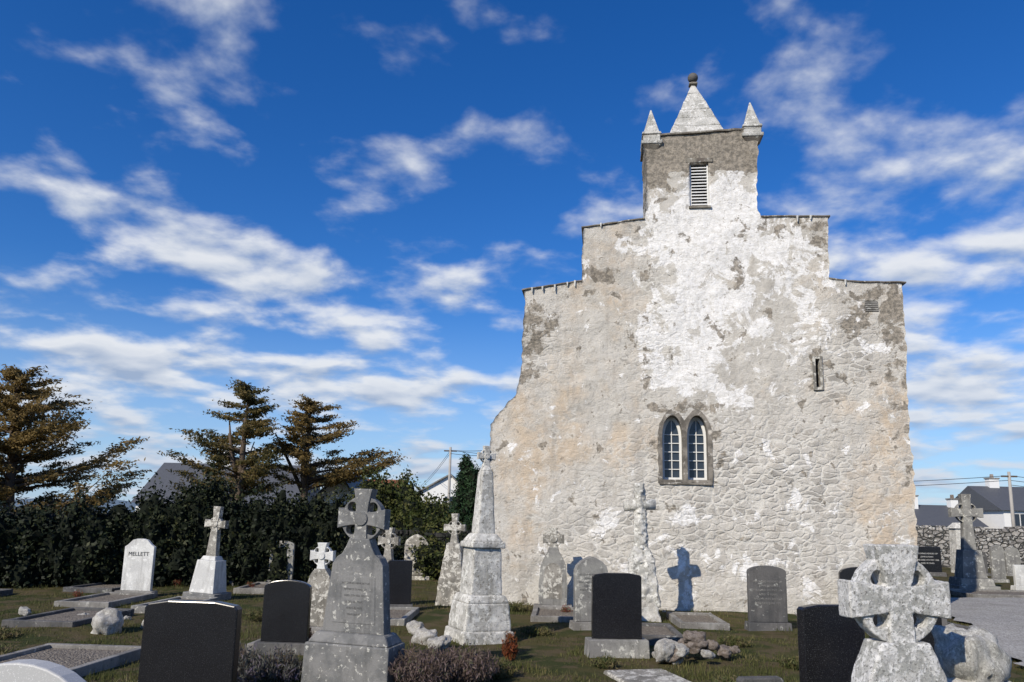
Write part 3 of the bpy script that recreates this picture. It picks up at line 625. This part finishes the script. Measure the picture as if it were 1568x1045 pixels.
# ------------------------------------------------------------------ foliage
def mass(name,lumps,n,size,mat,core=True,elong=.6,amp=.30):
    e=empty(name,0,0,0); C=[]; tot=sum(l[3]*l[5]+l[3]*l[4] for l in lumps)
    for li,(x,y,z,rx,ry,rz) in enumerate(lumps):
        k=int(n*(rx*rz+rx*ry)/tot); sd=li*13.7
        q=rng.normal(size=(k,3)); q/=np.linalg.norm(q,axis=1)[:,None]
        for u in q:
            f=1+amp*noise.fractal(Vector(u)*2.6+Vector((sd,0,0)),1,2,4)
            s=f*random.uniform(.84,1.14); zz_=z+u[2]*rz*s
            if zz_>.02: C.append((x+u[0]*rx*s,y+u[1]*ry*s,zz_))
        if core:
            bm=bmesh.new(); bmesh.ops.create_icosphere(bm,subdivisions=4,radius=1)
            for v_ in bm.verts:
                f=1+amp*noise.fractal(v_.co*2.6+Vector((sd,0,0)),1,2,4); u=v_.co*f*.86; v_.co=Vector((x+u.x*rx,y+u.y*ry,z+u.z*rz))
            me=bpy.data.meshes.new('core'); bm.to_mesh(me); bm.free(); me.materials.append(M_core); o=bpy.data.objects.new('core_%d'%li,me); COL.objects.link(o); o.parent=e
    leaves("leaves",C,size,mat,e,elong); return e
hl=[]
for i in range(15):
    x=-13.9+i*.62; y=(19.3+.416*(x+13.9)-.2) if x<-9.5 else 21.0+(x+9.5)*.35; hl.append((x,y+random.uniform(-.2,.2),.65+random.uniform(0,.15),.85,.75,1.0+.03*i+.50*math.exp(-((x+8.4)/1.5)**2)+random.uniform(-.14,.22)))
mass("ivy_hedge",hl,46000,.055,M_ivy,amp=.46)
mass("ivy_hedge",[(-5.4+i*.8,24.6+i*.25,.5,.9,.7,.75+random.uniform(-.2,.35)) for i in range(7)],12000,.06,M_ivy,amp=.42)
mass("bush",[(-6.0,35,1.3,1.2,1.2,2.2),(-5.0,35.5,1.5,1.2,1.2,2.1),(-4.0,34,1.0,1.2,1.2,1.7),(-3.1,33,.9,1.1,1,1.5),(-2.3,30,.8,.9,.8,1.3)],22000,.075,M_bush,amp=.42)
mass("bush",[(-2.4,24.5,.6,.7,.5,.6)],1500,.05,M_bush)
mass("distant_trees",[(-40+i*5,95+random.uniform(-5,5),1.0,3.5,2,random.uniform(1.5,2.6)) for i in range(8)],7000,.22,M_con)
mass("conifer_tree",[(-1.55,30,1.2,.85,.8,1.1),(-1.5,30,2.2,.7,.7,1.0),(-1.5,30,3.0,.5,.5,.9),(-1.7,30,3.6,.3,.3,.6)],12000,.07,M_con,True,.3,.5)
def cypress(name,x,y,top,lean,Rr,Rl,zlow,mat,nb=46,seed=1,ls=.085):
    random.seed(seed); e=empty(name,x,y,0); V=[];F=[]
    tp=[Vector((0,0,-.1)),Vector((lean*.1,.1,top*.25)),Vector((lean*.35,0,top*.5)),Vector((lean*.7,-.1,top*.78)),Vector((lean,0,top))]
    tube(V,F,tp,[.26,.21,.16,.09,.02],8)
    for k in range(3):
        a=random.uniform(-1,1); s=tp[1].lerp(tp[2],random.random()); tube(V,F,[s,s+Vector((a*.9,random.uniform(-.5,.5),top*.2)),s+Vector((a*1.5,random.uniform(-.6,.6),top*.4))],[.12,.09,.03])
    def tr(z):
        q=max(0,min(3.999,z/top*4)); i=int(q); return tp[i].lerp(tp[i+1],q-i)
    C=[]
    for i in range(nb):
        h=(i+random.random())/nb; z=zlow+(top-zlow)*h
        a=random.uniform(0,2*math.pi); ca_=math.cos(a)
        def ev(tab):
            q=h*(len(tab)-1); k=min(int(q),len(tab)-2); return tab[k]+(tab[k+1]-tab[k])*(q-k)
        rr,rl=ev(Rr),ev(Rl); L=(rr if ca_>0 else rl)*abs(ca_)+ (rr+rl)*.35*(1-abs(ca_)); L*=random.uniform(.6,1.12); L=max(L,.25)
        s=tr(max(.3,z-L*.25)); d=Vector((ca_,math.sin(a),0))
        rise=random.uniform(-.04,.22)*L; pts=[s,s+d*L*.35+Vector((0,0,rise*.2)),s+d*L*.7+Vector((0,0,rise*.45)),s+d*L+Vector((0,0,rise+.10*L))]
        pts=[q+Vector((0,0,(z-s.z)*j/3)) for j,q in enumerate(pts)]
        tube(V,F,pts,[.06+.012*L,.045,.028,.008],5)
        side=Vector((-d.y,d.x,0))
        ns=int(10+L*10)
        for j in range(ns):
            t=random.uniform(.22,1.05); k=min(int(t*3),2); c0=pts[k].lerp(pts[k+1],t*3-k)
            wd=L*.30*(1.15-t)+.14
            sd_=side*random.uniform(-wd,wd); tip=c0+sd_+d*abs(random.uniform(0,.35))+Vector((0,0,random.uniform(-.05,.08)))
            if random.random()<.35: tube(V,F,[c0,tip],[.014,.005],3)
            m_=int(15+7*random.random())
            dirv=(sd_*.6+d*1.0+Vector((0,0,.16))).normalized()
            for _ in range(m_):
                q=random.gauss(0,.26); cc=tip+dirv*q+Vector((random.gauss(0,.07),random.gauss(0,.07),random.gauss(0,.04))); C.append(tuple(cc))
    mk("trunk_and_limbs",V,F,M_bark,e,True)
    leaves("foliage",C,ls,mat,e,.34,.40); random.seed(seed+50); return e
cypress("cypress_tree",-12.6,36,7.9,.15,[1.6,2.0,1.8,1.5,1.1,.6,.1],[3.2,4.0,2.6,2.2,1.4,.8,.1],2.8,M_cyp2,52,3)
cypress("cypress_tree",-10.1,38,7.5,.1,[3.4,4.2,3.8,2.9,2.2,1.2,.2],[1.3,1.5,1.3,1.1,.8,.5,.1],3.6,M_cyp,44,9)
cypress("cypress_tree",-20.6,32,7.6,-.3,[6.0,5.4,4.6,3.5,2.7,1.8,.4],[2.5,2.5,2.2,1.8,1.2,.8,.2],1.8,M_cyp,68,5)
cypress("cypress_tree",-22.8,30.5,7.0,-.5,[3.0,2.8,2.4,2.0,1.6,1.0,.2],[2.5,2.5,2.2,1.8,1.2,.8,.2],1.6,M_cyp,38,15)
random.seed(21)
# ------------------------------------------------------------------ houses
def house(name,x0,x1,y0,y1,ze,zr,gable_front=False,chim=(),apex=None,wins=(),roofm=M_slate):
    e=empty(name,0,0,0)
    zb=-.1
    if gable_front:
        ax=apex if apex is not None else (x0+x1)/2
        mk("walls",[(x0,y0,zb),(x1,y0,zb),(x1,y0,ze),(ax,y0,zr),(x0,y0,ze),(x0,y1,zb),(x1,y1,zb),(x1,y1,ze),(ax,y1,zr),(x0,y1,ze)],[(0,1,2,3,4),(9,8,7,6,5),(1,6,7,2),(5,0,4,9)],M_white,e)
        o_=.25
        for nm,(xa,za) in (("roof_left",(x0,ze)),("roof_right",(x1,ze))):
            dx=(xa-ax);dz=za-zr; k=1.12; v=[(ax,y0-o_,zr+.03),(ax+dx*k,y0-o_,zr+dz*k+.03),(ax+dx*k,y1+o_,zr+dz*k+.03),(ax,y1+o_,zr+.03)]
            v+=[(a,b_,c_+.14) for a,b_,c_ in v]; mk(nm,v,[(3,2,1,0),(4,5,6,7),(0,1,5,4),(1,2,6,5),(2,3,7,6),(3,0,4,7)],roofm,e)
    else:
        box("walls",x0,x1,y0,y1,zb,ze,M_white,e); ym=(y0+y1)/2; o_=.25
        mk("roof",[(x0-o_,y0-o_,ze-.05),(x1+o_,y0-o_,ze-.05),(x1+o_,ym,zr),(x0-o_,ym,zr),(x0-o_,y1+o_,ze-.05),(x1+o_,y1+o_,ze-.05)],[(0,1,2,3),(3,2,5,4),(0,3,4),(1,5,2)],roofm,e)
    for i,(cx_,cy_,w_,zt) in enumerate(chim):
        box("chimney_%d"%i,cx_-w_/2,cx_+w_/2,cy_-.3,cy_+.3,ze,zt,M_white,e); box("chimney_cap_%d"%i,cx_-w_/2-.06,cx_+w_/2+.06,cy_-.36,cy_+.36,zt,zt+.1,M_conc,e)
        frus("pot_%d"%i,.22,.22,.18,.18,zt+.1,zt+.4,M_drock,e,cx_,cy_,0)
    for i,(wx,wz,ww,wh) in enumerate(wins):
        box("window_%d"%i,wx-ww/2,wx+ww/2,y0-.03,y0+.05,wz,wz+wh,M_glass,e); box("window_sill_%d"%i,wx-ww/2-.08,wx+ww/2+.08,y0-.1,y0-.001,wz-.1,wz-.01,M_conc,e)
        box("window_bar_%d"%i,wx-.03,wx+.03,y0-.06,y0-.031,wz,wz+wh,M_wpaint,e)
    return e
house("white_house",-24,-14,50,58,2.5,5.3,chim=[(-19.9,54,.9,6.3)],wins=[(-22,1,1.1,1.2),(-18.5,1,1.1,1.2),(-15.5,1,1.1,1.2)])
house("white_house",-10.9,-7.2,40,47,1.6,4.05,True,apex=-8.8,wins=[(-8.9,1.7,.8,.8)])
house("white_house",-9.2,-3.4,70,80,3.5,5.7,True,apex=-5.4,wins=[(-5.4,2.8,.9,1)],roofm=M_conc)
house("white_house",30.5,36.6,60,67,2.1,3.75,chim=[(32.7,63,.7,4.4),(36,63,.6,4.2)],wins=[(33,.9,1,1)])
house("white_house",38.2,48,60,68,3.4,5.4,chim=[(40,64,.8,6)],wins=[(39.4,2.2,.8,.9),(41.5,2.2,.8,.9),(44,2.2,.8,.9)])
house("bungalow",-18,-11,75,82,3.6,5.6,wins=[(-14,1,1,1)],roofm=plain("red_tile",(.25,.09,.05),.8))
def pole(name,x,y,h,wires):
    e=empty(name,x,y,0); V=[];F=[]; tube(V,F,[(0,0,-.2),(0,0,h)],[.13,.09],8); mk("post",V,F,M_pole,e,True); box("crossarm",-.5,.5,-.06,.06,h-.35,h-.25,M_bark,e)
    pa=[]
    for (dx,dy,dz,oz) in wires:
        pts=[]
        for i in range(13):
            t=i/12; pts.append((dx*t,dy*t,h-.25+oz+(dz)*t-1.6*t*(1-t)))
        pa.append((pts,.018))
    tubes("wires",pa,M_wire,e,4)
pole("utility_pole",-4.7,60,7.35,[(9,-25,-1,0),(9,-25,-1.3,-.25),(-6,25,-2.5,0),(-6,25,-2.5,-.2),(25,5,-.5,0)])
pole("utility_pole",32.4,50,5.6,[(-24,4,-.6,0),(-24,4,-.6,-.3),(14,2,.3,0),(14,2,.3,-.3),(14,2,.3,-.6)])
pole("utility_pole",30.2,75,5.6,[(-20,4,0,0)])
# ------------------------------------------------------------------ low plants
M_weed=leafmat("weeds",[(.03,.045,.012),(.07,.085,.025),(.13,.12,.045),(.20,.16,.08)],5)
def tuft(name,x,y,rad,h,n,mat,size=.03,up=1.6):
    e=empty(name,x,y,0); C=[];V=[];F=[]
    for i in range(n):
        a=random.uniform(0,6.28);d=rad*math.sqrt(random.random()); hh_=h*(1-.45*(d/rad)**2)*random.uniform(.6,1.1)
        b0=Vector((d*.4*math.cos(a),d*.4*math.sin(a),0)); t=Vector((d*math.cos(a),d*math.sin(a),hh_))
        if i%3==0: tube(V,F,[b0,b0.lerp(t,.5)+Vector((0,0,.03)),t],[.004,.003,.002],3)
        for k in range(5): q=random.uniform(.25,1.02); C.append(tuple(b0.lerp(t,q)+Vector([random.gauss(0,.012) for _ in range(3)])))
    mk("stems",V,F,M_bark,e); leaves("foliage",C,size,mat,e,.22,0,up)
for (x,y,rr_,h,n,mt) in [(-3.05,9.0,.42,.46,900,M_lav),(-2.6,9.3,.3,.38,500,M_lav),(-.95,9.1,.42,.46,1000,M_heath),(-.45,9.4,.40,.42,900,M_heath),(-.8,10,.35,.3,600,M_heath),(.05,10.9,.11,.40,300,M_rust),(-2.95,11.6,.12,.4,200,M_rust),(-.15,9.9,.3,.2,400,M_weed),(-6.5,10.2,.3,.2,250,M_weed),(1.3,10.6,.2,.14,200,M_weed),(3.9,10.8,.25,.16,250,M_weed),(-4.5,14.5,.3,.2,250,M_weed),
  (.9,8.7,.35,.16,300,M_weed),(2.7,9.3,.4,.15,300,M_weed),(4.6,9.0,.4,.18,300,M_weed),(-3.9,9.4,.3,.22,300,M_weed),(5.8,12.2,.35,.12,250,M_weed),(.5,13.5,.3,.12,200,M_weed),(-7.6,11.9,.4,.16,300,M_weed),(3.6,12.7,.3,.14,200,M_weed),(6.3,16.0,.4,.14,220,M_weed),(.2,17.0,.4,.16,220,M_weed),(-10.8,14.0,.5,.15,300,M_weed)]:
    tuft("heather_shrub" if mt is M_heath else "lavender_shrub" if mt is M_lav else "weed_tuft" if mt is M_weed else "garden_plant",x,y,rr_,h,n,mt)
for (x,y) in [(-6.6,20.3),(-4.7,19.4),(-9.3,17.2),(1.2,16.2),(-8.6,20.6)]:
    tuft("flower_bunch",x,y,.12,.22,60,M_red,.025,.4)
# ------------------------------------------------------------------ grass blades
n=210000
yy=8+(26-8)*rng.random(n)**1.35; xx=rng.uniform(-1,1,n)*(yy*.72+1.2)
keep=~inside(np.stack([xx,yy],1),[(q[0]+.15,q[1]) for q in path])
for q in plots: keep&=~((xx>q[0]-.03)&(xx<q[2]+.03)&(yy>q[1])&(yy<q[3]))
fz=(yy-18)+.12*(xx+.3)
keep&=~((fz>-.1)&(xx>-.6)&(xx<9.5))
nn=np.array([noise.fractal(Vector((a*1.1,b_*1.1,2)),1,2,3) for a,b_ in zip(xx,yy)]); keep&=(nn>.05+rng.uniform(-.3,.3,n))
xx=xx[keep];yy=yy[keep];nn=nn[keep];n=len(xx)
zz=np.array([gz(a,b_) for a,b_ in zip(xx,yy)])
hg=(.018+.05*rng.random(n)**2)*(1+1.5*np.clip(nn,0,1)); a=rng.uniform(0,6.28,n); wd=.006
v=np.empty((n,3,3)); v[:,0]=np.stack([xx-wd*np.cos(a),yy-wd*np.sin(a),zz-.005],1); v[:,1]=np.stack([xx+wd*np.cos(a),yy+wd*np.sin(a),zz-.005],1)
ln=rng.normal(0,.018,(n,2)); v[:,2]=np.stack([xx+ln[:,0],yy+ln[:,1],zz+hg],1)
me=bpy.data.meshes.new("grass"); me.vertices.add(3*n); me.vertices.foreach_set('co',v.ravel()); me.loops.add(3*n); me.loops.foreach_set('vertex_index',np.arange(3*n))
me.polygons.add(n); me.polygons.foreach_set('loop_start',np.arange(n)*3); me.polygons.foreach_set('loop_total',np.full(n,3))
at=me.attributes.new('tint','FLOAT','POINT'); at.data.foreach_set('value',np.repeat(rng.random(n),3)); me.update(calc_edges=True)
me.materials.append(leafmat("grass_blades",[(.042,.052,.014),(.075,.085,.024),(.12,.12,.038),(.20,.165,.08)],.8,.3))
COL.objects.link(bpy.data.objects.new("grass",me))
